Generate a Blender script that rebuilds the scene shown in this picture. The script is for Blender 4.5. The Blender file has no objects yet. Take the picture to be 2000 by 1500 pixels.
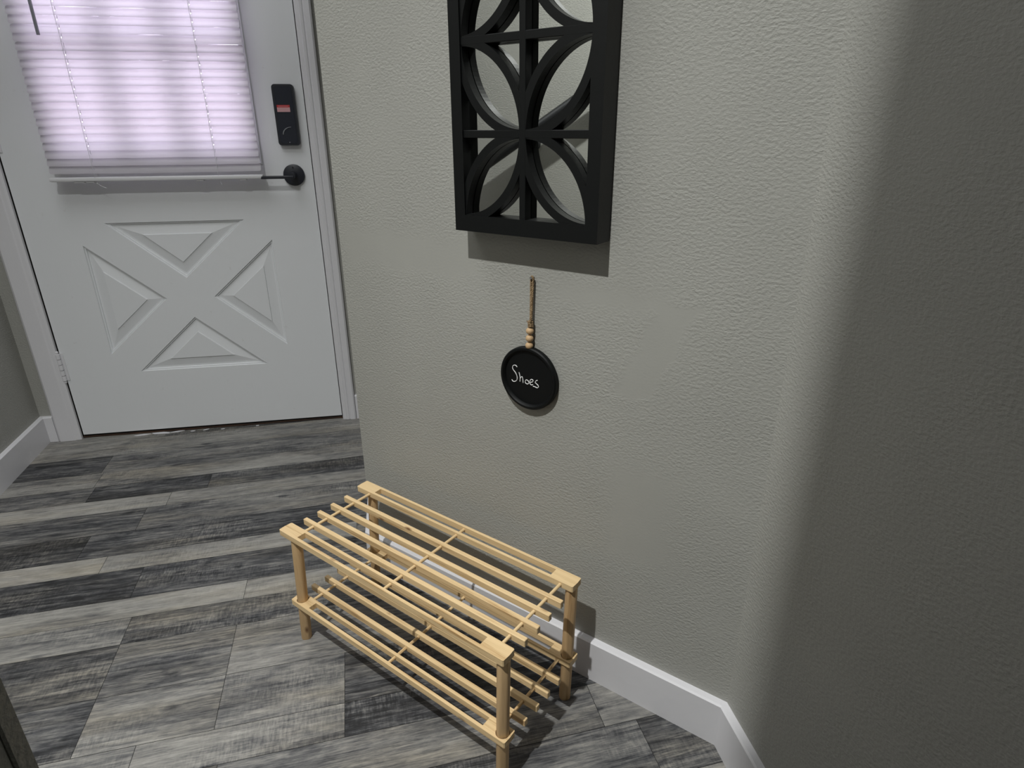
import bpy, bmesh, math, random
from mathutils import Vector, Matrix
from mathutils.geometry import tessellate_polygon
random.seed(7)
S = bpy.context.scene
COL = S.collection
PI = math.pi

# ------------------------------------------------------------------ camera
F, CX, CY, CZ, YAW, PIT, ROL = 1210.615, 1.18472, -2.24620, 1.03029, 0.172463, -0.390785, -0.005158
fw = Vector((math.sin(YAW)*math.cos(PIT), math.cos(YAW)*math.cos(PIT), math.sin(PIT)))
r0 = Vector((math.cos(YAW), -math.sin(YAW), 0)); u0 = r0.cross(fw)
rr = math.cos(ROL)*r0 + math.sin(ROL)*u0; uu = -math.sin(ROL)*r0 + math.cos(ROL)*u0
cam = bpy.data.cameras.new('camera'); co = bpy.data.objects.new('camera', cam); COL.objects.link(co)
cam.sensor_width = 36; cam.lens = F/2000*36; cam.clip_start = .02
co.matrix_world = Matrix(((rr.x, uu.x, -fw.x, CX), (rr.y, uu.y, -fw.y, CY), (rr.z, uu.z, -fw.z, CZ), (0, 0, 0, 1)))
S.camera = co

# ------------------------------------------------------------------ world, light, exposure
w = bpy.data.worlds.new('World'); S.world = w; w.use_nodes = True
bg = w.node_tree.nodes['Background']; bg.inputs[0].default_value = (.87, .80, .96, 1); bg.inputs[1].default_value = 5.7
LIGHT = Vector((.62, -2.175, 2.425))
la = bpy.data.lights.new('ceiling_downlight', 'AREA'); la.shape = 'DISK'; la.size = .04; la.spread = math.radians(122); la.energy = 31.5; la.color = (.99, 1, .975)
lo = bpy.data.objects.new('ceiling_lamp_light', la); COL.objects.link(lo); lo.location = LIGHT
lb = bpy.data.lights.new('added_soft_fill', 'AREA'); lb.shape = 'SQUARE'; lb.size = .9; lb.energy = 10; lb.color = (.97, .99, 1)  # large soft fill added to lift the dim walls, no fixture behind it
lbo = bpy.data.objects.new('added_soft_fill', lb); COL.objects.link(lbo); lbo.location = (.45, -.95, 2.42)
S.view_settings.view_transform = 'Standard'; S.view_settings.look = 'None'
S.view_settings.gamma = 1; S.view_settings.use_curve_mapping = False; S.view_settings.exposure = 0.0

# ------------------------------------------------------------------ helpers
def tag(o, label=None, cat=None, group=None, kind=None):
    if label: o['label'] = label
    if cat: o['category'] = cat
    if group: o['group'] = group
    if kind: o['kind'] = kind
    return o
def link(name, bm, mats, parent=None, mw=None, smooth=False):
    bmesh.ops.recalc_face_normals(bm, faces=bm.faces)
    me = bpy.data.meshes.new(name); bm.to_mesh(me); bm.free()
    for m in (mats if isinstance(mats, (list, tuple)) else [mats]): me.materials.append(m)
    if smooth:
        for p in me.polygons: p.use_smooth = True
        try: me.set_sharp_from_angle(angle=math.radians(38))
        except Exception: pass
    o = bpy.data.objects.new(name, me); COL.objects.link(o)
    if parent is not None: o.parent = parent
    elif mw is not None: o.matrix_world = mw
    return o
def empty(name, mw): 
    o = bpy.data.objects.new(name, None); o.empty_display_size = .05; COL.objects.link(o)
    o.matrix_world = mw if isinstance(mw, Matrix) else Matrix.Translation(mw); return o
def box(bm, a, b, bevel=0, seg=2):
    a = Vector(a); b = Vector(b); t = bmesh.new()
    bmesh.ops.create_cube(t, size=1)
    for v in t.verts: v.co = Vector((a.x+(v.co.x+.5)*(b.x-a.x), a.y+(v.co.y+.5)*(b.y-a.y), a.z+(v.co.z+.5)*(b.z-a.z)))
    if bevel: bmesh.ops.bevel(t, geom=list(t.edges), offset=bevel, segments=seg, affect='EDGES', profile=.5)
    merge(bm, t)
def merge(bm, t, mw=None):
    if mw is not None: bmesh.ops.transform(t, matrix=mw, verts=t.verts)
    me = bpy.data.meshes.new('tmp'); t.to_mesh(me); t.free(); bm.from_mesh(me); bpy.data.meshes.remove(me)
def tube(bm, pts, r, n=12, cap=True, rs=None):
    pts = [Vector(p) for p in pts]; rings = []; up = None
    for i, p in enumerate(pts):
        d = (pts[min(i+1, len(pts)-1)]-pts[max(i-1, 0)]).normalized()
        if up is None: up = d.orthogonal().normalized()
        up = (up - d*up.dot(d)).normalized(); s = d.cross(up)
        R = rs[i] if rs else r
        rings.append([bm.verts.new(p+R*(math.cos(2*PI*k/n)*up+math.sin(2*PI*k/n)*s)) for k in range(n)])
    for a, b in zip(rings, rings[1:]):
        for k in range(n): bm.faces.new((a[k], a[(k+1) % n], b[(k+1) % n], b[k]))
    if cap: bm.faces.new(rings[0][::-1]); bm.faces.new(rings[-1])
def extrude_poly(bm, loops, y0, y1):
    """loops: outer + holes in (x,z); solid between y0 and y1."""
    fl = [Vector((p[0], p[1], 0)) for l in loops for p in l]
    tris = tessellate_polygon([[Vector((p[0], p[1], 0)) for p in l] for l in loops])
    A = [bm.verts.new((p.x, y0, p.y)) for p in fl]; B = [bm.verts.new((p.x, y1, p.y)) for p in fl]
    for t in tris:
        try: bm.faces.new([A[i] for i in t]); bm.faces.new([B[i] for i in t][::-1])
        except ValueError: pass
    k = 0
    for l in loops:
        m = len(l)
        for i in range(m):
            j = (i+1) % m
            try: bm.faces.new((A[k+i], A[k+j], B[k+j], B[k+i]))
            except ValueError: pass
        k += m
def rounded(x0, z0, x1, z1, r, n=6):
    o = []
    for cx, cz, a in ((x1-r, z1-r, 0), (x0+r, z1-r, 90), (x0+r, z0+r, 180), (x1-r, z0+r, 270)):
        for k in range(n+1):
            t = math.radians(a+90*k/n); o.append((cx+r*math.cos(t), cz+r*math.sin(t)))
    return o

# ------------------------------------------------------------------ materials
def mat(name, col, rough=.5, spec=.4, metal=0.):
    m = bpy.data.materials.new(name); m.use_nodes = True; b = m.node_tree.nodes['Principled BSDF']
    b.inputs['Base Color'].default_value = (*col, 1); b.inputs['Roughness'].default_value = rough
    b.inputs['Specular IOR Level'].default_value = spec; b.inputs['Metallic'].default_value = metal
    return m, m.node_tree, b
class NB:
    def __init__(s, nt): s.nt = nt
    def n(s, t, **k):
        x = s.nt.nodes.new(t)
        for a, v in k.items(): setattr(x, a, v)
        return x
    def l(s, a, b): s.nt.links.new(a, b)
    def math(s, op, a, b=None, c=None, clamp=False):
        x = s.n('ShaderNodeMath', operation=op, use_clamp=clamp)
        for i, v in enumerate((a, b, c)):
            if v is None: continue
            if isinstance(v, (int, float)): x.inputs[i].default_value = v
            else: s.l(v, x.inputs[i])
        return x.outputs[0]
    def noise(s, vec, scale, detail=3, rough=.5, dist=0):
        x = s.n('ShaderNodeTexNoise'); x.inputs['Scale'].default_value = scale; x.inputs['Detail'].default_value = detail
        x.inputs['Roughness'].default_value = rough; x.inputs['Distortion'].default_value = dist
        if vec is not None: s.l(vec, x.inputs['Vector'])
        return x.outputs['Fac']
    def scale(s, vec, v, add=None):
        x = s.n('ShaderNodeMapping'); x.inputs['Scale'].default_value = v; s.l(vec, x.inputs['Vector'])
        if add is not None: s.l(add, x.inputs['Location'])
        return x.outputs[0]
    def ramp(s, fac, stops):
        x = s.n('ShaderNodeValToRGB'); e = x.color_ramp.elements
        while len(e) < len(stops): e.new(.5)
        for q, (p, c) in zip(e, stops): q.position = p; q.color = (*c, 1) if len(c) == 3 else c
        s.l(fac, x.inputs[0]); return x.outputs[0]
    def bump(s, h, bsdf, dist, strength=1.):
        x = s.n('ShaderNodeBump'); x.inputs['Distance'].default_value = dist; x.inputs['Strength'].default_value = strength
        s.l(h, x.inputs['Height']); s.l(x.outputs[0], bsdf.inputs['Normal']); return x

def wall_mat(name, patches=(), col=(.335, .333, .308)):
    m, nt, b = mat(name, col, .55, .25); N = NB(nt)
    tc = N.n('ShaderNodeTexCoord').outputs['Object']
    st = N.scale(tc, (.8, 1, 1.25))
    a = N.noise(st, 210, 3, .5, .1); c = N.noise(st, 480, 2, .5); big = N.noise(tc, 9, 2, .5)
    lump = N.math('SMOOTHSTEP', a, .40, .66) if False else N.math('MULTIPLY_ADD', a, 3.2, -1.15, clamp=True)
    h = N.math('MULTIPLY_ADD', c, .22, lump)
    amp = N.math('MULTIPLY_ADD', big, 1.1, .25, clamp=True)
    if patches:
        sx = N.n('ShaderNodeSeparateXYZ'); N.l(tc, sx.inputs[0])
        wob = N.noise(tc, 22, 3, .6)
        wx = N.math('MULTIPLY_ADD', wob, .05, -.025)
        for (s0, z0, s1, z1, sh, soft) in patches:
            # slanted rectangular trowelled patch, wobbly edge
            xs = N.math('ADD', N.math('MULTIPLY_ADD', sx.outputs['Z'], -sh, sx.outputs['X']), wx)
            cx, cz, hx, hz = (s0+s1)/2 - sh*(z0+z1)/2, (z0+z1)/2, (s1-s0)/2, (z1-z0)/2
            dx = N.math('SUBTRACT', N.math('ABSOLUTE', N.math('SUBTRACT', xs, cx)), hx)
            dz = N.math('SUBTRACT', N.math('ABSOLUTE', N.math('SUBTRACT', N.math('ADD', sx.outputs['Z'], wx), cz)), hz)
            k = N.math('MULTIPLY_ADD', N.math('MAXIMUM', dx, dz), 1/soft, .5, clamp=True)
            k = N.math('MAXIMUM', k, .10)
            amp = N.math('MULTIPLY', amp, k)
    hh = N.math('MULTIPLY', h, amp)
    N.bump(hh, b, .0010, .6)
    r = N.ramp(N.noise(tc, 3.5, 3, .55), [(.3, tuple(x*.95 for x in col)), (.7, tuple(x*1.04 for x in col))])
    N.l(r, b.inputs['Base Color'])
    return m
M_wall = wall_mat('greige_wall_paint')
M_wall_d = wall_mat('greige_wall_paint_patched', [(.02, .775, .36, .85, 0, .03), (.33, .60, .36+.33, .60, 0, .03),
    (.675, .625, .735, .79, .45, .012), (.53, .765, .72, .80, 0, .03), (.645, .31, .765, .50, 0, .05)])
M_white, nt, b = mat('white_trim_paint', (.66, .655, .68), .38, .45); N = NB(nt)
tc = N.n('ShaderNodeTexCoord').outputs['Object']; N.bump(N.noise(tc, 60, 2), b, .0006, .5)
M_door, nt, b = mat('white_door_paint', (.73, .745, .765), .42, .4); N = NB(nt)
tc = N.n('ShaderNodeTexCoord').outputs['Object']
N.bump(N.noise(N.scale(tc, (1, 1, .4)), 70, 3), b, .0005, .5)
N.l(N.ramp(N.noise(N.scale(tc, (1, 1, 1)), 26, 5, .7), [(.27, (.64, .645, .65)), (.36, (.73, .745, .765))]), b.inputs['Base Color'])
M_seal, _, _ = mat('black_weather_seal', (.012, .011, .01), .8, .1)
M_black, nt, b = mat('satin_black_wood', (.0036, .0042, .0045), .40, .28); N = NB(nt)
tc = N.n('ShaderNodeTexCoord').outputs['Object']; N.bump(N.noise(tc, 40, 3), b, .0006, .4)
M_lock, _, _ = mat('black_lock_metal', (.014, .016, .024), .42, .5)
M_lockface, _, _ = mat('lock_face_glossy', (.017, .02, .032), .25, .5)
M_red, _, _ = mat('red_sticker_print', (.5, .035, .04), .5)
M_pink, _, _ = mat('pale_sticker_print', (.62, .36, .38), .5)
M_grey, _, _ = mat('grey_marking', (.25, .26, .28), .5)
M_chalk, nt, b = mat('chalk_white', (.75, .75, .75), .9, .1); N = NB(nt)
M_slate, nt, b = mat('black_chalkboard', (.0030, .0035, .0038), .55, .2); N = NB(nt)
tc = N.n('ShaderNodeTexCoord').outputs['Object']; N.bump(N.noise(tc, 120, 3), b, .0004, .5)
M_bead, nt, b = mat('beech_bead_wood', (.50, .34, .19), .55, .3)
M_jute, nt, b = mat('jute_twine', (.27, .18, .10), .9, .1); N = NB(nt)
tc = N.n('ShaderNodeTexCoord').outputs['Object']; ff = N.noise(N.scale(tc, (1, 1, .5)), 420, 3, .7)
N.l(N.ramp(ff, [(.35, (.12, .075, .04)), (.65, (.40, .29, .17))]), b.inputs['Base Color']); N.bump(ff, b, .001)
M_steel, _, _ = mat('nail_steel', (.4, .4, .4), .35, .5, .9)
M_rail, _, _ = mat('black_handrail_paint', (.010, .0105, .012), .4, .45)
M_thr, nt, b = mat('shaded_brown_threshold_wood', (.12, .055, .03), .7, .2); N = NB(nt)
tc = N.n('ShaderNodeTexCoord').outputs['Object']
N.l(N.ramp(N.noise(N.scale(tc, (3, 60, 60)), 3, 4, .7), [(.35, (.012, .010, .009)), (.6, (.06, .03, .018)), (.8, (.14, .09, .06))]), b.inputs['Base Color'])  # brown darkened towards black to paint in the shadow gap under the door
M_porch_bounce, _, _ = mat('terracotta_porch_bounce', (.55, .33, .22), .9, .1)
M_ceil, nt, b = mat('white_ceiling_paint', (.60, .60, .59), .8, .2)

# pine wood with grain along the given local axis
def pine(name, axis, base=(.63, .455, .245)):
    m, nt, b = mat(name, base, .5, .35); N = NB(nt)
    tc = N.n('ShaderNodeTexCoord').outputs['Object']
    oi = N.n('ShaderNodeObjectInfo').outputs['Random']
    cv = N.n('ShaderNodeCombineXYZ'); N.l(oi, cv.inputs[0]); N.l(oi, cv.inputs[1]); N.l(oi, cv.inputs[2])
    add = N.n('ShaderNodeVectorMath', operation='MULTIPLY'); N.l(cv.outputs[0], add.inputs[0]); add.inputs[1].default_value = (7, 3, 5)
    sc = [38, 38, 38]; sc[axis] = 1.6
    p = N.scale(tc, sc, add.outputs[0])
    a = N.noise(p, 3.2, 4, .55, .6)
    sc2 = [260, 260, 260]; sc2[axis] = 8
    f = N.noise(N.scale(tc, sc2, add.outputs[0]), 1.6, 2)
    v = N.math('MULTIPLY_ADD', f, .25, N.math('MULTIPLY', a, .85))
    v = N.math('ADD', v, N.math('MULTIPLY_ADD', oi, .10, -.05))
    d = tuple(x*y for x, y in zip(base, (.66, .56, .45))); hi = tuple(x*y for x, y in zip(base, (1.13, 1.16, 1.2)))
    c = N.ramp(v, [(.34, d), (.48, base), (.66, hi)])
    # small dark knots
    sk = [22, 22, 22]; sk[axis] = 9
    vo = N.n('ShaderNodeTexVoronoi'); N.l(N.scale(tc, sk, add.outputs[0]), vo.inputs['Vector']); vo.inputs['Scale'].default_value = 1.
    k = N.math('MULTIPLY_ADD', vo.outputs['Distance'], -12, 1.35, clamp=True)
    mx = N.n('ShaderNodeMix', data_type='RGBA'); N.l(k, mx.inputs[0]); N.l(c, mx.inputs[6]); mx.inputs[7].default_value = (.16, .075, .03, 1)
    N.l(mx.outputs[2], b.inputs['Base Color']); N.bump(f, b, .0005, .4)
    return m
M_pineX = pine('pine_grain_x', 0); M_pineY = pine('pine_grain_y', 1); M_pineZ = pine('pine_grain_z', 2, (.54, .36, .185))

# slats: thin white plastic that lets daylight through
def slat_mat():
    m = bpy.data.materials.new('translucent_white_slat'); m.use_nodes = True; nt = m.node_tree; N = NB(nt)
    out = nt.nodes['Material Output']; p = nt.nodes['Principled BSDF']
    p.inputs['Base Color'].default_value = (.56, .55, .57, 1); p.inputs['Roughness'].default_value = .45
    t = N.n('ShaderNodeBsdfTranslucent'); t.inputs[0].default_value = (.80, .76, .82, 1)
    mx = N.n('ShaderNodeMixShader'); mx.inputs[0].default_value = .42
    N.l(p.outputs[0], mx.inputs[1]); N.l(t.outputs[0], mx.inputs[2]); N.l(mx.outputs[0], out.inputs[0]); return m
M_slat = slat_mat()
M_blind, _, _ = mat('white_blind_plastic', (.66, .66, .68), .4, .4)
M_wand, _, _ = mat('clear_grey_wand', (.22, .22, .25), .25, .5)
def glass_mat():
    m = bpy.data.materials.new('window_glass'); m.use_nodes = True; nt = m.node_tree; N = NB(nt)
    nt.nodes.remove(nt.nodes['Principled BSDF']); out = nt.nodes['Material Output']
    t = N.n('ShaderNodeBsdfTransparent'); t.inputs[0].default_value = (.97, .97, .98, 1)
    g = N.n('ShaderNodeBsdfGlossy'); g.inputs['Roughness'].default_value = .02
    f = N.n('ShaderNodeFresnel'); f.inputs[0].default_value = 1.45
    mx = N.n('ShaderNodeMixShader'); N.l(f.outputs[0], mx.inputs[0]); N.l(t.outputs[0], mx.inputs[1]); N.l(g.outputs[0], mx.inputs[2]); N.l(mx.outputs[0], out.inputs[0]); return m
M_glass = glass_mat()
M_mirror, _, _ = mat('mirror_silver', (.70, .72, .70), .015, .5, 1.)

# vinyl planks: UV in metres along / across the plank; "plank" = (tone, random, darkness patchiness)
def floor_mat():
    m, nt, b = mat('weathered_grey_vinyl_plank', (.2, .2, .2), .45, .35); N = NB(nt)
    uv = N.n('ShaderNodeUVMap', uv_map='UVMap').outputs[0]
    at = N.n('ShaderNodeAttribute', attribute_name='plank'); sp = N.n('ShaderNodeSeparateColor'); N.l(at.outputs['Color'], sp.inputs[0])
    tone, rnd, chan = sp.outputs[0], sp.outputs[1], sp.outputs[2]
    cv = N.n('ShaderNodeCombineXYZ'); N.l(N.math('MULTIPLY', rnd, 53.), cv.inputs[0]); N.l(N.math('MULTIPLY', rnd, 31.), cv.inputs[1]); N.l(N.math('MULTIPLY', rnd, 17.), cv.inputs[2])
    L = cv.outputs[0]
    def P(a, c): return N.scale(uv, (a, c, 1), L)
    broad = N.noise(P(3.5, 18), 1, 4, .6, .15)
    streak = N.noise(P(6, 95), 1, 6, .74, .25)
    fine = N.noise(P(22, 420), 1, 3, .65, .1)
    cross = N.noise(P(230, 40), 1, 4, .7, 0)
    cmask = N.math('MULTIPLY_ADD', N.noise(P(3, 9), 1, 3), 4.5, -2.1, clamp=True)
    mott = N.noise(P(26, 70), 1, 5, .72, .3)
    blot = N.noise(P(6, 14), 1, 4, .6, .5)
    dark = N.math('SUBTRACT', 1., tone)
    v = N.math('MULTIPLY_ADD', N.math('SUBTRACT', broad, .5), .85, tone)
    v = N.math('ADD', v, N.math('MULTIPLY', N.math('SUBTRACT', streak, .5), N.math('MULTIPLY_ADD', dark, .95, .55)))
    v = N.math('ADD', v, N.math('MULTIPLY', N.math('SUBTRACT', fine, .5), N.math('MULTIPLY_ADD', dark, .65, .35)))
    v = N.math('ADD', v, N.math('MULTIPLY', N.math('SUBTRACT', mott, .5), N.math('MULTIPLY_ADD', dark, .65, .30)))
    v = N.math('ADD', v, N.math('MULTIPLY', N.math('MULTIPLY', N.math('SUBTRACT', cross, .48), cmask), N.math('MULTIPLY_ADD', dark, 1.25, .30)))
    # cathedral grain lines
    wv = N.n('ShaderNodeTexWave', wave_type='BANDS', bands_direction='Y', wave_profile='SAW'); N.l(P(1.6, 9), wv.inputs['Vector'])
    wv.inputs['Scale'].default_value = 2.6; wv.inputs['Distortion'].default_value = 9; wv.inputs['Detail'].default_value = 2; wv.inputs['Detail Scale'].default_value = .9
    wm = N.math('MULTIPLY_ADD', N.noise(P(3, 6), 1.3, 1), 4., -1.9, clamp=True)
    v = N.math('ADD', v, N.math('MULTIPLY', N.math('MULTIPLY', N.math('SUBTRACT', wv.outputs['Fac'], .45), wm), N.math('MULTIPLY_ADD', dark, .30, .14)))
    # dark weathered blotches
    bl = N.math('MULTIPLY_ADD', blot, -7., 2.75, clamp=True)
    v = N.math('SUBTRACT', v, N.math('MULTIPLY', bl, N.math('MULTIPLY_ADD', dark, .22, .20)))
    # knots
    vo = N.n('ShaderNodeTexVoronoi'); N.l(P(5.2, 12), vo.inputs['Vector']); vo.inputs['Scale'].default_value = 1.
    wob = N.noise(P(60, 110), 1, 3)
    k = N.math('MULTIPLY_ADD', N.math('MULTIPLY_ADD', wob, .10, vo.outputs['Distance']), -9, 1.55, clamp=True)
    v = N.math('SUBTRACT', v, N.math('MULTIPLY', k, .42))
    c = N.ramp(v, [(.0, (.016, .0165, .018)), (.22, (.045, .046, .050)), (.45, (.118, .117, .117)), (.66, (.218, .212, .198)), (.95, (.35, .34, .315))])
    warm = N.math('MULTIPLY_ADD', N.noise(P(2.2, 13), 1, 3, .6), 3., -1.35, clamp=True)
    mx = N.n('ShaderNodeMix', data_type='RGBA', blend_type='MULTIPLY'); N.l(warm, mx.inputs[0]); N.l(c, mx.inputs[6]); mx.inputs[7].default_value = (1.0, .93, .80, 1)
    N.l(mx.outputs[2], b.inputs['Base Color'])
    N.l(N.ramp(v, [(0, (.6,)*3), (1, (.38,)*3)]), b.inputs['Roughness'])
    N.bump(N.math('ADD', fine, streak), b, .0009, .35)
    return m
M_floor = floor_mat(); M_joint, _, _ = mat('dark_plank_joint', (.02, .02, .02), .8, .1)

# ------------------------------------------------------------------ layout
Ex, Ey, Cx_, Cy_ = 1.05712, -.89502, 1.69058, -1.52848
AL = .0731
def frame(origin, xdir, ydir):    # local x along the wall, local y INTO the room, z up
    x = Vector(xdir).normalized(); y = Vector(ydir).normalized()
    return Matrix(((x.x, y.x, 0, origin[0]), (x.y, y.y, 0, origin[1]), (0, 0, 1, origin[2] if len(origin) > 2 else 0), (0, 0, 0, 1)))
CEIL = 2.44
def wall(name, mw, s0, s1, m, th=.1, z0=-.002, z1=CEIL, holes=None):
    bm = bmesh.new()
    if holes: extrude_poly(bm, [[(s0, z0), (s1, z0), (s1, z1), (s0, z1)]] + holes, -th, 0)
    else: box(bm, (s0, -th, z0), (s1, 0, z1))
    return tag(link(name, bm, m, mw=mw), kind='structure')
def baseboard(name, mw, s0, s1, m0=0, m1=0, h=.096, t=.015):
    """profile along s with mitred ends: m0/m1 = ds per unit of thickness"""
    bm = bmesh.new(); pr = [(0, 0), (t, 0), (t, h-.003), (t-.003, h), (0, h)]
    A = [bm.verts.new((s0+m0*y, y, z)) for y, z in pr]; B = [bm.verts.new((s1+m1*y, y, z)) for y, z in pr]
    for i in range(5):
        j = (i+1) % 5; bm.faces.new((A[i], A[j], B[j], B[i]))
    bm.faces.new(A); bm.faces.new(B[::-1])
    return tag(link(name, bm, M_white, mw=mw), kind='structure')

MW_front = frame((0, 0), (1, 0, 0), (0, -1, 0))
MW_left = frame((-.1216, 0), (math.sin(AL), -math.cos(AL), 0), (math.cos(AL), math.sin(AL), 0))
MW_diag = frame((Ex, Ey), (1, -1, 0), (-1, -1, 0))
MW_right = frame((Cx_, Cy_), (0, -1, 0), (-1, 0, 0))
MW_ret = frame((Ex, Ey), (0, 1, 0), (-1, 0, 0))

# ---- floor
TH = .07; c_, s_ = math.cos(TH), math.sin(TH)
def P2(u, v): return (u*c_-v*s_, u*s_+v*c_)
rows = [  # (v top, v bottom, [(u end, tone), ...])
 (.12, -.06, [(.28, .66), (9, .34)]),
 (-.06, -.176, [(9, .62)]),
 (-.176, -.297, [(.147, .30), (9, .48)]),
 (-.297, -.39, [(.155, .58), (9, .62)]),
 (-.39, -.478, [(.162, .38), (.50, .19), (9, .34)]),
 (-.478, -.552, [(.40, .70), (9, .64)]),
 (-.552, -.668, [(.35, .36), (9, .47)]),
 (-.668, -.778, [(.24, .21), (9, .29)]),
 (-.778, -.848, [(.315, .72), (.95, .68), (9, .5)]),
 (-.848, -.965, [(.42, .19), (9, .30)]),
 (-.965, -1.035, [(.683, .72), (1.12, .66), (9, .42)]),
 (-1.035, -1.12, [(.444, .56), (1.02, .36), (9, .3)]),
 (-1.12, -1.263, [(.444, .35), (.681, .47), (1.25, .52), (9, .24)]),
 (-1.263, -1.392, [(.444, .33), (.681, .55), (.917, .53), (9, .28)]),
 (-1.392, -1.468, [(.55, .62), (.917, .55), (1.6, .20)]),
 (-1.468, -1.565, [(.7, .66), (1.387, .48), (9, .60)]),
 (-1.565, -1.68, [(.9, .5), (1.45, .40), (9, .30)]),
 (-1.68, -1.80, [(.9, .6), (9, .55)]),
]
v = -1.80
while v > -4.0:
    rows.append((v, v-.12, [(random.uniform(.2, 1), random.choice((.2, .4, .6, .7))), (9, random.choice((.2, .4, .6, .7)))])); v -= .12
bm = bmesh.new(); uvl = bm.loops.layers.uv.new('UVMap'); cl = bm.loops.layers.float_color.new('plank')
box(bm, (-.6, -3.9, -.06), (2.1, .03, -.0012))
for f in bm.faces: f.material_index = 1
g = .0005
for vt, vb, segs in rows:
    ua = -.9
    for ue, tone in segs:
        ub = min(ue, 2.4); rn = random.random()
        q = [(ua+g, vb+g), (ub-g, vb+g), (ub-g, vt-g), (ua+g, vt-g)]
        # clip to the house rectangle only roughly: everything outside is below the walls
        vs = [bm.verts.new((*P2(*p), 0)) for p in q]; f = bm.faces.new(vs)
        for l, p in zip(f.loops, q): l[uvl].uv = p; l[cl] = (tone, rn, 0, 1)
        ua = ub
# trim the planks to the slab
for n_, d_ in (((0, 1, 0), .03), ((-1, 0, 0), .5), ((1, 0, 0), 2.0), ((0, -1, 0), 3.85)):
    nv = Vector(n_)
    geom = [f for f in bm.faces if f.material_index == 0]
    geom = geom + list({e for f in geom for e in f.edges}) + list({v for f in geom for v in f.verts})
    bmesh.ops.bisect_plane(bm, geom=geom, plane_co=nv*d_, plane_no=nv, clear_outer=True)
tag(link('floor', bm, [M_floor, M_joint]), kind='structure')

# ---- ceiling
bm = bmesh.new(); box(bm, (-.6, -3.9, CEIL), (2.1, .15, CEIL+.08)); tag(link('ceiling', bm, M_ceil), kind='structure')

# ---- walls
DW, DH = .91, 2.03
bm = bmesh.new(); box(bm, (-.35, -.1, -.002), (-.010, 0, CEIL)); box(bm, (DW+.008, -.1, -.002), (1.15, 0, CEIL)); box(bm, (-.010, -.1, DH+.012), (DW+.008, 0, CEIL))
tag(link('wall_front', bm, M_wall, mw=MW_front), kind='structure')
wall('wall_left', MW_left, -.1, 3.75, M_wall)
wall('wall_diagonal', MW_diag, 0, 2**.5*(Cx_-Ex), M_wall_d, th=.09)
wall('wall_right', MW_right, 0, 2.25, M_wall)
wall('wall_return', MW_ret, 0, -Ey-.0, M_wall)
JX, JY = .994, -2.002
bm = bmesh.new(); box(bm, (JX-.058, -3.75, -.002), (JX-.0015, JY-.012, CEIL)); tag(link('wall_hall', bm, M_wall), kind='structure')
bm = bmesh.new(); box(bm, (JX-.060, JY-.0117, 0), (JX, JY, CEIL), .001, 1); tag(link('trim_4', bm, M_wall), kind='structure')
bm = bmesh.new(); box(bm, (-.5, -3.85, -.002), (2.0, -3.75, CEIL)); tag(link('wall_back', bm, M_wall), kind='structure')

# ---- baseboards
k8 = math.tan(PI/8)
L45 = 2**.5*(Cx_-Ex)
baseboard('baseboard_diagonal', MW_diag, 0, L45, -k8, -k8)
baseboard('baseboard_right', MW_right, 0, 2.2, k8, 0)
baseboard('baseboard_return', MW_ret, 0, -Ey-.015, -k8, 0)
kl = math.tan((PI/2-AL)/2)
baseboard('baseboard_left', MW_left, 0, 3.6, math.tan((PI/2+AL)/2) if False else .93, 0)
baseboard('baseboard_front', MW_front, -.1216, -.078, 1.08, 0)
baseboard('baseboard_entry', MW_front, .966, 1.042, 0, 0)

# ---- door casing (profiled) + jamb
def casing(name, pts, z0, z1):
    bm = bmesh.new(); A = [bm.verts.new((x, y, z0)) for x, y in pts]; B = [bm.verts.new((x, y, z1)) for x, y in pts]; n = len(pts)
    for i in range(n): bm.faces.new((A[i], A[(i+1) % n], B[(i+1) % n], B[i]))
    bm.faces.new(A[::-1]); bm.faces.new(B)
    return tag(link(name, bm, M_white, mw=MW_front), kind='structure')
casing('trim_1', [(-.0045, .0), (-.0045, .010), (-.011, .013), (-.020, .014), (-.024, .0165), (-.070, .018), (-.077, .013), (-.077, 0)], 0, DH+.07)
casing('trim_2', [(DW+.004, 0), (DW+.004, .010), (DW+.010, .0125), (DW+.017, .0135), (DW+.020, .0165), (DW+.027, .0165), (DW+.030, .014), (DW+.034, .0175), (DW+.049, .0185), (DW+.054, .014), (DW+.054, 0)], 0, DH+.07)
bm = bmesh.new(); box(bm, (-.0065, .0, DH+.012), (DW+.005, .016, DH+.07), .002, 1); tag(link('trim_3', bm, M_white, mw=MW_front), kind='structure')
# jamb lining, black weather seal beyond the door
bm = bmesh.new()
box(bm, (-.0098, -.13, 0), (-.0028, -.001, DH+.010)); box(bm, (DW+.0022, -.13, 0), (DW+.0078, -.001, DH+.010)); box(bm, (-.0044, -.13, DH+.004), (DW+.0034, -.001, DH+.010))
tag(link('trim_5', bm, M_seal, mw=MW_front), kind='structure')
bm = bmesh.new(); box(bm, (-.0044, -.14, -.0005), (DW+.0034, .001, .0055), .0015, 1); tag(link('trim_6', bm, M_thr, mw=MW_front), kind='structure')
bm = bmesh.new(); box(bm, (-2.5, .15, -.2), (3.5, 2.2, -.1)); tag(link('floor_porch_bounce', bm, M_porch_bounce), kind='structure')  # unseen porch slab, added to bounce warm light up onto the slats

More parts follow.
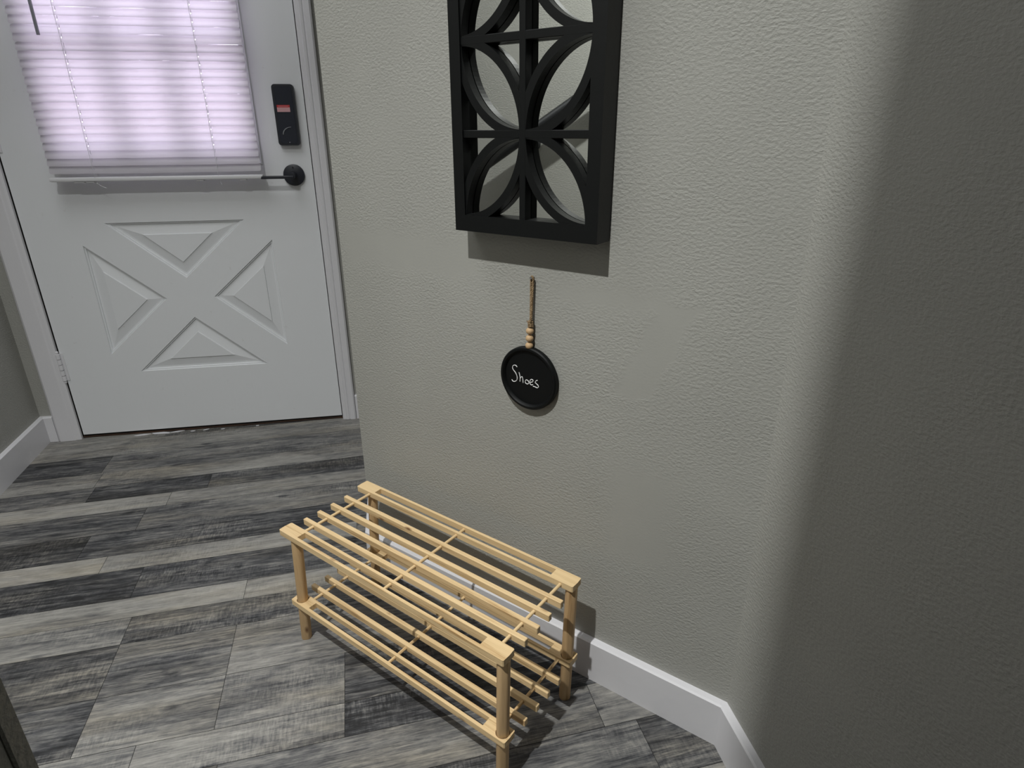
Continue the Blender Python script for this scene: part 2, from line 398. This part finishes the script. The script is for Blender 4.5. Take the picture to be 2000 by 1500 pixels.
# ------------------------------------------------------------------ door (local frame of the front wall: x, y toward room, z)
door = empty('door_1', MW_front @ Matrix.Translation((0, 0, 0))); tag(door, 'white panelled entry door with a blind over its window', 'door', kind='structure')
xc = .4554; WX0, WX1, WZ0, WZ1 = .185, .735, .966, 1.86; OX0, OX1, OZ0 = .153, .757, .925
tri = {
 'top': [(xc-.2144, .7541), (xc+.2144, .7541), (xc, .5667)],
 'bot': [(xc-.2144, .2412), (xc, .4289), (xc+.2144, .2412)],
 'lef': [(xc-.2942, .6851), (xc-.0768, .4979), (xc-.2942, .3099)],
 'rig': [(xc+.2942, .6851), (xc+.2942, .3099), (xc+.0768, .4979)]}
def inset(t, d):
    P = [Vector(p) for p in t]; c = sum(P, Vector((0, 0)))/3; n = len(P); L = []
    for i in range(n):
        a, b_ = P[i], P[(i+1) % n]; e = (b_-a).normalized(); nn = Vector((-e.y, e.x))
        if nn.dot(c-a) < 0: nn = -nn
        L.append((a+nn*d, e))
    out = []
    for i in range(n):
        (p, d1), (q, d2) = L[i-1], L[i]
        t_ = ((q-p).cross(d2))/(d1.cross(d2)) if False else ((q.x-p.x)*d2.y-(q.y-p.y)*d2.x)/(d1.x*d2.y-d1.y*d2.x)
        out.append(p+d1*t_)
    return [(o.x, o.y) for o in out]
bm = bmesh.new()
rect = [(0, .0125), (DW, .0125), (DW, DH), (0, DH)]
hole = [(WX0-.012, WZ0-.012), (WX1+.012, WZ0-.012), (WX1+.012, WZ1+.012), (WX0-.012, WZ1+.012)]
loops = [rect, hole]+list(tri.values())
flat = [p for l in loops for p in l]
vs = [bm.verts.new((x, 0, z)) for x, z in flat]
for t in tessellate_polygon([[Vector((x, z, 0)) for x, z in l] for l in loops]): bm.faces.new([vs[i] for i in t])
# raised-and-fielded triangular panels pressed into the skin
k = 8
prof = [(.0018, -.0050), (.0050, -.0046), (.0068, -.0095), (.0120, -.0095), (.0395, -.0035), (.0410, -.0003)]
for key, t in tri.items():
    prev = vs[k:k+3]; k += 3
    for d, y in prof:
        cur = [bm.verts.new((x, y, z)) for x, z in inset(t, d)]
        for i in range(3): bm.faces.new((prev[i], prev[(i+1) % 3], cur[(i+1) % 3], cur[i]))
        prev = cur
    bm.faces.new(prev)
# back skin and edges
B = [bm.verts.new((x, -.044, z)) for x, z in rect+hole]
for t in tessellate_polygon([[Vector((x, z, 0)) for x, z in l] for l in (rect, hole)]): bm.faces.new([B[i] for i in t])
for o_ in (0, 4):
    for i in range(4): bm.faces.new((vs[o_+i], vs[o_+(i+1) % 4], B[o_+(i+1) % 4], B[o_+i]))
link('door_slab', bm, M_door, parent=door)
# window frame: moulded ring
bm = bmesh.new()
def ring(x0, z0, x1, z1, y): return [bm.verts.new((x0, y, z0)), bm.verts.new((x1, y, z0)), bm.verts.new((x1, y, z1)), bm.verts.new((x0, y, z1))]
R_ = []
for d, y in ((.0, .0005), (.0005, .0025), (.003, .0040), (.007, .0040), (.009, .0026), (.030, .0050), (.036, .003), (.040, -.006), (.040, -.030), (.022, -.030), (.022, -.02), (.012, -.02)):
    q = d/.040; R_.append(ring(OX0+(WX0-OX0)*q, OZ0+(WZ0-OZ0)*q, OX1-(OX1-WX1)*q, WZ1+.042-d, y))
for a, b_ in zip(R_, R_[1:]+R_[:1]):
    for i in range(4): bm.faces.new((a[i], a[(i+1) % 4], b_[(i+1) % 4], b_[i]))
wf = link('window_frame', bm, M_door, parent=door)
bm = bmesh.new(); box(bm, (WX0-.006, -.0235, WZ0-.002), (WX1+.006, -.0195, WZ1+.006)); link('glass_pane', bm, M_glass, parent=door)
bm = bmesh.new()
for x in (.375, .545): box(bm, (x-.014, -.0190, WZ0+.002), (x+.014, -.004, WZ1-.002), .003, 1)
for z in (1.255, 1.56):
    for xa, xb in ((WX0, .3605), (.3895, .5305), (.5595, WX1)): box(bm, (xa, -.0190, z-.012), (xb, -.006, z+.012), .003, 1)
link('window_muntins', bm, M_door, parent=door)
# weather sweep under the door
bm = bmesh.new(); box(bm, (.002, -.040, .0060), (DW-.002, -.003, .0124)); link('door_sweep', bm, M_seal, parent=door)

# hinges
for z in (.275, 1.02, 1.80):
    bm = bmesh.new()
    for i in range(5):
        a = z-.050+i*.020; tube(bm, [(-.0050, .0062, a+.0012), (-.0050, .0062, a+.0188)], .0074, 14)
    tube(bm, [(-.0050, .0062, z-.054), (-.0050, .0062, z+.054)], .0040, 12)
    for zz in (z-.0545, z+.0545):
        t = bmesh.new(); bmesh.ops.create_uvsphere(t, u_segments=12, v_segments=8, radius=.0055); merge(bm, t, Matrix.Translation((-.0050, .0062, zz)))
    box(bm, (.0005, .0002, z-.05), (.010, .0022, z+.05), .0004, 1); 
    link('hinge', bm, M_white, parent=door, smooth=True)

# electronic lock
lx0, lx1, lz0, lz1 = .8180, .8840, .9835, 1.1620
bm = bmesh.new(); extrude_poly(bm, [rounded(lx0, lz0, lx1, lz1, .010)], .0003, .018)
ed = [e for e in bm.edges if all(abs(v.co.y-.018) < 1e-5 for v in e.verts) and len(e.link_faces) == 2 and abs(e.calc_face_angle(0)) > 1]
bmesh.ops.bevel(bm, geom=ed, offset=.004, segments=3, affect='EDGES')
lock = link('door_lock', bm, M_lock, parent=door, smooth=True); lock['label'] = 'dark electronic deadbolt cover'
bm = bmesh.new(); extrude_poly(bm, [rounded(lx0+.0065, lz0+.006, lx1-.0065, lz1-.006, .007)], .0181, .0192); link('lock_face', bm, M_lockface, parent=lock)
bm = bmesh.new(); box(bm, (.8275, .0193, 1.0955), (.8665, .0197, 1.1025)); box(bm, (.8275, .0193, 1.0825), (.8665, .0197, 1.0954))
st = link('warning_sticker', bm, [M_red, M_pink, M_chalk], parent=lock); 
for p in st.data.polygons: p.material_index = 0 if p.center.z > 1.0955 else 1
st['label'] = 'red and pink warning sticker with tiny unreadable lines'
bm = bmesh.new()
for z, a, b_ in ((1.099, .832, .862), (1.0915, .830, .864), (1.0885, .830, .860), (1.0855, .830, .863)): box(bm, (a, .01975, z-.0005), (b_, .0200, z+.0006))
link('sticker_print', bm, M_pink, parent=lock)
bm = bmesh.new()
arc = [(.8365+.026*(1-math.cos(t)), .0200, 1.0165+.0215*math.sin(t)) for t in [i*PI/2/9 for i in range(10)]]
tube(bm, arc, .0011, 8, rs=[.0016]*4+[.0012]*3+[.0008]*3); link('turn_mark', bm, M_grey, parent=lock, smooth=True)
bm = bmesh.new(); tube(bm, [(.853, .0193, .993), (.853, .0200, .993)], .0016, 12); link('status_light', bm, M_grey, parent=lock)

# lever handle
bm = bmesh.new(); tube(bm, [(.8505, .0003, .8925), (.8505, .009, .8925), (.8505, .0105, .8925)], .033, 48, rs=[.0335, .0335, .031])
tube(bm, [(.8505, .0105, .8925), (.8505, .0125, .8925)], .0125, 24)
ro = link('door_handle', bm, M_lock, parent=door, smooth=True); ro['label'] = 'black lever handle on a round rose'
bm = bmesh.new(); tube(bm, [(.8505, .0126, .8925), (.8505, .056, .8925)], .0095, 20)
box(bm, (.754, .0465, .8845), (.857, .0585, .8940), .0028, 2); link('lever', bm, M_lock, parent=ro, smooth=True)
bm = bmesh.new(); tube(bm, [(.8500, .0106, .9165), (.8500, .0118, .9165)], .0028, 12); link('rose_screw', bm, M_lock, parent=ro)

# ------------------------------------------------------------------ window blind (hangs on the door)
BX0, BX1 = .1460, .7580; BY = .046
blind = empty('window_blind', MW_front @ Matrix.Translation((BX0, BY, .886)))
tag(blind, 'closed white mini blind hanging over the glowing door window', 'blind')
def bl(x, y, z): return (x-BX0, y-BY, z-.886)
CORDS = (.272, .629)
bm = bmesh.new(); NZ = 8; tilt = math.radians(66); pitch = .0222; W_ = .0262
xs = [BX0]
for c in CORDS: xs += [c-.0014, c+.0014]
xs += [BX1]
# finer subdivision so each slat can bow a little
full = []
for a, b_ in zip(xs, xs[1:]):
    n = max(1, int((b_-a)/.03)); full += [(a+(b_-a)*i/n, a+(b_-a)*(i+1)/n) for i in range(n)]
zz = .9205; nsl = 0
while zz < 1.845:
    zoff = [random.uniform(-.0006, .0006) for _ in range(2)]; ph = random.random()*6; jit = .00035+(.0007 if 1.0 < zz < 1.27 else 0)
    tl = tilt+random.uniform(-.03, .03)
    grid = {}
    def V(x, j):
        key = (round(x, 5), j)
        if key not in grid:
            q = j/(NZ-1)-.5; crown = .0022*(1-4*q*q)
            r_ = random.uniform(-1, 1)*jit if j == 0 else 0
            e = zoff[0]*math.sin(x*9+ph)
            # corner rounding
            yy = -q*W_*math.cos(tl)+crown*math.sin(tl); z_ = q*W_*math.sin(tl)+crown*math.cos(tl)
            dx = 0
            if x in (BX0, BX1) and j in (0, NZ-1): dx = .004*(1 if x == BX0 else -1)
            grid[key] = bm.verts.new(bl(x+dx, BY+yy, zz+z_+e+r_))
        return grid[key]
    for a, b_ in full:
        hole_ = any(abs((a+b_)/2-c) < .0015 for c in CORDS)
        for j in range(NZ-1):
            if hole_ and j == 3: continue
            bm.faces.new((V(a, j), V(b_, j), V(b_, j+1), V(a, j+1)))
    zz += pitch; nsl += 1
sl = link('slats', bm, M_slat, parent=blind, smooth=True)
bm = bmesh.new(); box(bm, bl(BX0-.002, BY-.0125, .886), bl(BX1+.002, BY+.0125, .8985), .0035, 2)
for x in (BX0-.003, BX1+.0005): box(bm, bl(x, BY-.0115, .8868), bl(x+.0028, BY+.0115, .8978), .001, 1)
link('bottom_rail', bm, M_blind, parent=blind, smooth=True)
for x, w2 in ((.208, .030), (.242, .024), (.560, .022), (.690, .020)):
    bm = bmesh.new(); box(bm, bl(x, BY-.011, .8815), bl(x+w2, BY+.009, .8858), .0015, 1)
    link('rail_plug', bm, M_blind, parent=blind)
bm = bmesh.new()
for c in CORDS:
    for dy in (-.0135, .0135): tube(bm, [bl(c+.0006*math.sin(i*.9), BY+dy, .8975+i*(.95/40)) for i in range(41)], .00055, 6)
    tube(bm, [bl(c, BY, .89+i*(.955/40)) for i in range(41)], .0007, 6)
link('ladder_cords', bm, M_blind, parent=blind)
bm = bmesh.new()
t = bmesh.new(); bmesh.ops.create_uvsphere(t, u_segments=12, v_segments=8, radius=.0032); merge(bm, t, Matrix.Translation(bl(.272, BY+.004, .8800)))
tube(bm, [bl(.272, BY+.004, .880), bl(.280, BY+.006, .874), bl(.290, BY+.006, .868), bl(.296, BY+.007, .866)], .0008, 6)
link('cord_end', bm, M_blind, parent=blind, smooth=True)
bm = bmesh.new(); tube(bm, [bl(.629, BY, .8855), bl(.630, BY+.003, .878), bl(.633, BY+.004, .870)], .0008, 6)
link('cord_end', bm, M_blind, parent=blind, smooth=True)
bm = bmesh.new(); tube(bm, [bl(.2205, BY+.018, 1.2800), bl(.2205, BY+.018, 1.2830), bl(.2215, BY+.019, 1.83)], .0045, 6); link('tilt_wand', bm, M_wand, parent=blind)
bm = bmesh.new(); box(bm, bl(BX0-.003, BY-.018, 1.846), bl(BX1+.003, BY+.016, 1.874), .002, 1); link('head_rail', bm, M_blind, parent=blind)
for x in (BX0-.002, BX1-.012):
    bm = bmesh.new(); box(bm, bl(x, .0005, 1.846), bl(x+.014, BY-.0185, 1.874), .001, 1); link('mounting_bracket', bm, M_blind, parent=blind)

# paint chips on the floor at the threshold
for (x, y, a, l, w2) in ((.200, -.016, .12, .060, .012), (.262, -.012, -.10, .075, .016), (.318, -.010, .2, .05, .010), (.372, -.016, .0, .020, .006), (.418, -.012, .3, .028, .005), (.478, -.018, -.1, .016, .006), (.60, -.012, .2, .012, .005)):
    bm = bmesh.new(); n = 9; pts = []
    for i in range(n):
        t_ = 2*PI*i/n; q = random.uniform(.7, 1.1); pts.append((l/2*math.cos(t_)*q, w2/2*math.sin(t_)*q))
    A = [bm.verts.new((p[0], p[1], 0.0004)) for p in pts]; B = [bm.verts.new((p[0], p[1], .0014+random.uniform(0, .0006))) for p in pts]
    bm.faces.new(A[::-1]); bm.faces.new(B)
    for i in range(n): bm.faces.new((A[i], A[(i+1) % n], B[(i+1) % n], B[i]))
    o = link('paint_chip', bm, M_white, mw=Matrix.Translation((x, y, .0)) @ Matrix.Rotation(a, 4, 'Z'))
    big = l > .04
    labs = {.060: 'white paint flake under the door, leftmost of the three long ones', .075: 'largest white paint flake under the door, middle of the three long ones', .05: 'white paint flake under the door, rightmost of the three long ones',
            .020: 'tiny white paint crumb by the door threshold, just right of the long flakes', .028: 'thin white paint sliver at the middle of the door threshold', .016: 'tiny white paint crumb right of the thin sliver on the floor', .012: 'smallest white paint crumb, nearest the handle side of the door'}
    tag(o, labs[l], 'paint flake', 'paint flakes at the door threshold')

# ------------------------------------------------------------------ mirror with lattice (on the diagonal wall)
mir = empty('wall_mirror', MW_diag @ Matrix.Translation((.486, 0, .872)))
tag(mir, 'tall black-framed mirror with a petal lattice, hanging on the grey wall', 'mirror')
HW = .134; NP = 7; PT = .13; ZB = .0206; TOP = ZB+PT*6+.0206
def lat(x, y, z): return Vector((max(-HW+.004, min(HW-.004, x)), y, max(.003, min(TOP-.003, z))))
bm = bmesh.new()
sw = .021; 
extrude_poly(bm, [[(-HW, 0), (HW, 0), (HW, TOP), (-HW, TOP)], [(-HW+sw, .026), (-HW+sw, TOP-.026), (HW-sw, TOP-.026), (HW-sw, .026)]], .0015, .042)
ed = [e for e in bm.edges if len(e.link_faces) == 2 and e.calc_face_angle(0) > 1]
bmesh.ops.bevel(bm, geom=ed, offset=.0016, segments=2, affect='EDGES'); link('frame', bm, M_black, parent=mir, smooth=True)
bm = bmesh.new(); box(bm, (-HW+.006, .0195, .006), (HW-.006, .0225, TOP-.006)); link('mirror_glass', bm, M_mirror, parent=mir)
bm = bmesh.new(); box(bm, (-HW+.008, .004, .008), (HW-.008, .0194, TOP-.008)); link('backing_board', bm, M_black, parent=mir)
bm = bmesh.new(); Y0, Y1 = .0235, .0395
bw = .0058
box(bm, (-bw, Y0, .010), (bw, Y1, TOP-.010), .0008, 1)
for i in range(1, 6): box(bm, (-HW+.010, Y0+.0001, ZB+PT*i-bw), (HW-.010, Y1-.0001, ZB+PT*i+bw), .0008, 1)
def arcband(cx, cz, a0, a1, R, hw):
    n = 28; vs_ = []
    for i in range(n+1):
        a = a0+(a1-a0)*i/n
        vs_.append([bm.verts.new(lat((cx+r_*math.cos(a))*.905, y, cz+r_*math.sin(a))) for r_, y in ((R-hw, Y0+.0002), (R-hw, Y1-.0002), (R+hw, Y1-.0002), (R+hw, Y0+.0002))])
    for p, q in zip(vs_, vs_[1:]):
        for j in range(4): bm.faces.new((p[j], p[(j+1) % 4], q[(j+1) % 4], q[j]))
    bm.faces.new(vs_[0]); bm.faces.new(vs_[-1][::-1])
for i in range(6):
    z0 = ZB+PT*i; z1 = z0+PT
    for sg in (-1, 1):
        if i % 2 == 0:   # petal from (side, z0) up to (centre, z1): arcs about (centre, z0) and (side, z1)
            C = ((0, z0), (sg*PT, z1))
        else:            # petal from (centre, z0) to (side, z1): arcs about (side, z0) and (centre, z1)
            C = ((0, z1), (sg*PT, z0))
        for (cx, cz) in C:
            ox = sg*PT-cx if cx == 0 else 0-cx; oz = z1-cz if cz == z0 else z0-cz
            a0 = math.atan2(0, ox); a1 = math.atan2(oz, 0)
            if a1-a0 > PI: a1 -= 2*PI
            if a1-a0 < -PI: a1 += 2*PI
            arcband(cx, cz, a0, a1, PT, .0064)
link('lattice', bm, M_black, parent=mir)

# ------------------------------------------------------------------ hanging chalk sign
SS, SZ = .479, .618
sign = empty('hanging_sign', MW_diag @ Matrix.Translation((SS, .0, SZ)))
tag(sign, 'round black chalkboard sign reading Shoes, hung by twine below the mirror', 'sign')
R0 = .0590
bm = bmesh.new(); n = 96
prof = [(0, .0012), (R0-.002, .0012), (R0, .003), (R0, .0110), (R0-.002, .0130), (R0-.0055, .0130), (R0-.0080, .0105), (R0-.0090, .0075), (0, .0075)]
rings = []
for r_, y in prof:
    rings.append([bm.verts.new((0, y, 0))] if r_ == 0 else [bm.verts.new((r_*math.cos(2*PI*i/n), y, r_*math.sin(2*PI*i/n))) for i in range(n)])
for a, b_ in zip(rings, rings[1:]):
    for i in range(n):
        j = (i+1) % n
        if len(a) == 1: bm.faces.new((a[0], b_[i], b_[j]))
        elif len(b_) == 1: bm.faces.new((a[i], a[j], b_[0]))
        else: bm.faces.new((a[i], a[j], b_[j], b_[i]))
link('board', bm, M_slate, parent=sign, smooth=True)
strokes = [
 [(-0.0248, 0.016), (-0.0281, 0.0187), (-0.0326, 0.0177), (-0.0349, 0.0139), (-0.0333, 0.0093), (-0.0282, 0.0044), (-0.0248, -0.0028), (-0.0253, -0.0089), (-0.0294, -0.0128), (-0.0339, -0.0133), (-0.0368, -0.0105)],
 [(-0.0208, 0.0071), (-0.0185, -0.0014), (-0.0185, -0.0103)], [(-0.0185, -0.0077), (-0.017, -0.0024), (-0.0141, -0.0004), (-0.0125, -0.004), (-0.0118, -0.0114)],
 [(-0.0037, -0.0039), (-0.0065, -0.0056), (-0.0069, -0.0097), (-0.0036, -0.0119), (0.0001, -0.01), (0.0001, -0.0061), (-0.0037, -0.0039)],
 [(0.003, -0.0074), (0.0084, -0.0051), (0.0095, -0.0019), (0.0062, -0.0007), (0.0029, -0.0044), (0.003, -0.0093), (0.0063, -0.0115), (0.0095, -0.0098)],
 [(0.0192, 0.0003), (0.016, -0.0014), (0.0143, -0.0048), (0.0171, -0.007), (0.0204, -0.0092), (0.0211, -0.012), (0.0183, -0.0143), (0.0139, -0.0133), (0.0096, -0.0132)]]
def cat(P, m=6):
    out = []; Q = [P[0]]+P+[P[-1]]
    for i in range(1, len(Q)-2):
        for k_ in range(m):
            t_ = k_/m; a, b_, c, d = [Vector(x) for x in Q[i-1:i+3]]
            out.append(.5*((2*b_)+(-a+c)*t_+(2*a-5*b_+4*c-d)*t_*t_+(-a+3*b_-3*c+d)*t_**3))
    return out+[Vector(P[-1])]
bm = bmesh.new()
for s in strokes:
    pts = [Vector((p.x, .0078, p.y)) for p in cat(s)]
    tube(bm, pts, .00065, 6, rs=[.00062+.00022*abs(math.sin(i*.37)) for i in range(len(pts))])
link('lettering', bm, M_chalk, parent=sign)
for i, z in enumerate((.0890, .0755, .0622)):
    bm = bmesh.new(); t = bmesh.new(); bmesh.ops.create_uvsphere(t, u_segments=24, v_segments=16, radius=.0069)
    for v in t.verts: v.co.z *= .93
    merge(bm, t, Matrix.Translation((.0025-.0006*i, .0085, z))); link('bead', bm, M_bead, parent=sign, smooth=True)
# twine: two twisted plies making a loop from the nail, knot on top of the beads
bm = bmesh.new()
NZt = .1800
def strand(x0, x1, y0, y1, z0, z1, r, ph, tw=.0011, n=60):
    for q in (0, PI):
        tube(bm, [(x0+(x1-x0)*t_+tw*math.cos(26*2*PI*t_*abs(z1-z0)/.16+ph+q), y0+(y1-y0)*t_+tw*math.sin(26*2*PI*t_*abs(z1-z0)/.16+ph+q), z0+(z1-z0)*t_) for t_ in [i/n for i in range(n+1)]], r, 6)
strand(.0035, .0030, .0080, .0065, .1045, NZt, .0011, 0); strand(.0052, .0072, .0085, .0065, .1045, NZt, .0011, 1.3)
tube(bm, [(.0030, .0065, NZt), (.0035, .0068, NZt+.0030), (.0051, .0070, NZt+.0042), (.0067, .0068, NZt+.0030), (.0072, .0065, NZt)], .0018, 8)
strand(.0028, .0010, .0085, .0085, .056, .0975, .0011, .5, .0005, 24)
for k_ in range(4):  # wrapped knot
    zc = .0975+k_*.0028
    tube(bm, [(.0038+.0040*math.cos(a), .0083+.0036*math.sin(a), zc+.0006*math.sin(2*a)) for a in [i*2*PI/18 for i in range(19)]], .0014, 6)
tube(bm, [(.0045, .0118, .104), (.0075, .0135, .1085), (.0068, .0125, .112)], .0009, 6)
tube(bm, [(.0005, .0118, .104), (-.0015, .0125, .108)], .0008, 6)
link('twine', bm, M_jute, parent=sign, smooth=True)
bm = bmesh.new(); tube(bm, [(.0051, 0, NZt+.0015), (.0051, .0105, NZt+.0022)], .0010, 10); tube(bm, [(.0051, .0105, NZt+.0022), (.0051, .0112, NZt+.0022)], .0022, 12)
nl = link('picture_nail', bm, M_steel, mw=MW_diag @ Matrix.Translation((SS, 0, SZ))); tag(nl, 'small nail in the grey wall holding the twine loop', 'nail')

# ------------------------------------------------------------------ shoe rack
RX, RY, RA = .89954, -1.13666, -.80936
MW_rack = frame((RX, RY), (math.cos(RA), math.sin(RA), 0), (-math.sin(RA), math.cos(RA), 0))
rack = empty('shoe_rack', MW_rack); tag(rack, 'two-tier slatted pine shoe rack on the floor under the chalkboard sign', 'shoe rack')
Lr, Dr, Hr, H2 = .567, .232, .2855, .108
def rail(d0, z, holes, name='rail'):
    """long rail with block ends and a slot between two strips; holes = leg holes (lower shelf)"""
    bm = bmesh.new(); w_ = .030; hgt = .0122; x0, x1 = .052, .5175
    outer = [(.002, 0), (Lr-.002, 0), (Lr, .0015), (Lr+.0008, w_/2), (Lr, w_-.0015), (Lr-.002, w_), (.002, w_), (0, w_-.0015), (-.0008, w_/2), (0, .0015)]
    outer = [(x, y+d0) for x, y in outer]
    slot = [(x0, d0+.0060), (x0, d0+w_-.0060), (x1, d0+w_-.0060), (x1, d0+.0060)]
    loops = [outer, slot]
    for hx in holes: loops.append([(hx+.0121*math.cos(-t_), d0+w_/2+.0121*math.sin(-t_)) for t_ in [i*2*PI/24 for i in range(24)]])
    t = bmesh.new(); extrude_poly(t, loops, 0, hgt)
    for v in t.verts: v.co = Vector((v.co.x, v.co.z, z-hgt+v.co.y))
    if True:
        ed = [e for e in t.edges if len(e.link_faces) == 2 and e.calc_face_angle(0) > 1 and abs(e.verts[0].co.z-e.verts[1].co.z) < 1e-5]
        bmesh.ops.bevel(t, geom=ed, offset=.0008, segments=1, affect='EDGES')
    merge(bm, t); return link(name, bm, M_pineX, parent=rack)
def legx(left, z): 
    if left: return .0105+(.0335-.0105)*z/(Hr-.0122)
    return .550+.0065*z/(Hr-.0122)
LD = (.015, .217)
for d in LD: rail(d-.015, Hr, [])
for d in LD: rail(d-.015, H2, [legx(True, H2-.006), legx(False, H2-.006)])
for z, ds in ((Hr, (.0565, .0900, .1245, .1615)), (H2, (.0580, .0930, .1270, .1620))):
    for i, d in enumerate(ds):
        bm = bmesh.new(); j = random.uniform(-.0015, .0015); xa = (.0085 if z == Hr else -.003)
        box(bm, (xa+j, d-.0046, z-.0140), (.5705+j, d+.0046, z-.0003), .0009, 1); link('slat', bm, M_pineX, parent=rack)
for z in (Hr, H2):
    for x in ((.040, .296, .541) if z == Hr else (.033, .288, .541)):
        bm = bmesh.new(); tube(bm, [(x, .0060, z-.0066), (x, Dr-.0060, z-.0066)], .0031, 12); link('crossbar', bm, M_pineY, parent=rack, smooth=True)
for left in (True, False):
    for d in LD:
        bm = bmesh.new(); n = 24
        zs = [0, .001, Hr-.0123]
        rings = []
        for z in zs:
            R = .0112 if z else .0108; rings.append([])
            for i in range(n):
                a = 2*PI*i/n; q = R*(1.0+.035*math.cos(4*a)) if abs(math.cos(a*2)) >= 0 else R
                if i % 6 == 3: q *= .955
                rings[-1].append(bm.verts.new((legx(left, z)+q*math.cos(a), d+q*math.sin(a), z)))
        for a, b_ in zip(rings, rings[1:]):
            for i in range(n): bm.faces.new((a[i], a[(i+1) % n], b_[(i+1) % n], b_[i]))
        bm.faces.new(rings[0][::-1]); bm.faces.new(rings[-1]); link('leg', bm, M_pineZ, parent=rack, smooth=True)

# ------------------------------------------------------------------ stair handrail on the left wall (seen in the mirror)
hr = empty('stair_handrail', MW_left @ Matrix.Translation((1.36, 0, .88))); tag(hr, 'black sloping handrail on the left wall, seen only in the mirror', 'handrail')
def hp(y, z): # local coordinates of a wall-parallel point
    p = MW_left.inverted() @ Vector((0, y, 0)); return (p.x-1.36, .065, z-.88)
sl_ = .65
def hz(y): return .905-sl_*(y+1.361)
bm = bmesh.new(); pts = [hp(y, hz(y)) for y in (-1.361, -1.9, -2.5)]; tube(bm, pts, .0195, 20); link('rail', bm, M_rail, parent=hr, smooth=True)
for y in (-1.552, -2.3):
    bm = bmesh.new(); p = Vector(hp(y, hz(y)))
    tube(bm, [p+Vector((0, -.0645, -.050)), p+Vector((0, -.060, -.050))], .028, 20)
    tube(bm, [p+Vector((0, -.060, -.050)), p+Vector((0, -.02, -.052)), p+Vector((0, -.002, -.045)), p+Vector((0, 0, -.018))], .009, 12)
    t = bmesh.new(); bmesh.ops.create_uvsphere(t, u_segments=16, v_segments=12, radius=.017); merge(bm, t, Matrix.Translation(p+Vector((0, 0, -.048))))
    link('bracket', bm, M_rail, parent=hr, smooth=True)

# recessed downlight above the light
bm = bmesh.new(); n = 32; pr = [(.040, 0), (.060, 0), (.062, -.004), (.058, -.007), (.040, -.005)]
rg = [[bm.verts.new((r_*math.cos(2*PI*i/n), r_*math.sin(2*PI*i/n), z)) for i in range(n)] for r_, z in pr]
for a, b_ in zip(rg, rg[1:]+rg[:1]):
    for i in range(n): bm.faces.new((a[i], a[(i+1) % n], b_[(i+1) % n], b_[i]))
lamp = link('ceiling_downlight', bm, M_ceil, mw=Matrix.Translation((LIGHT.x, LIGHT.y, CEIL)), smooth=True)
tag(lamp, 'small round white downlight ring in the ceiling above the entry', 'lamp')
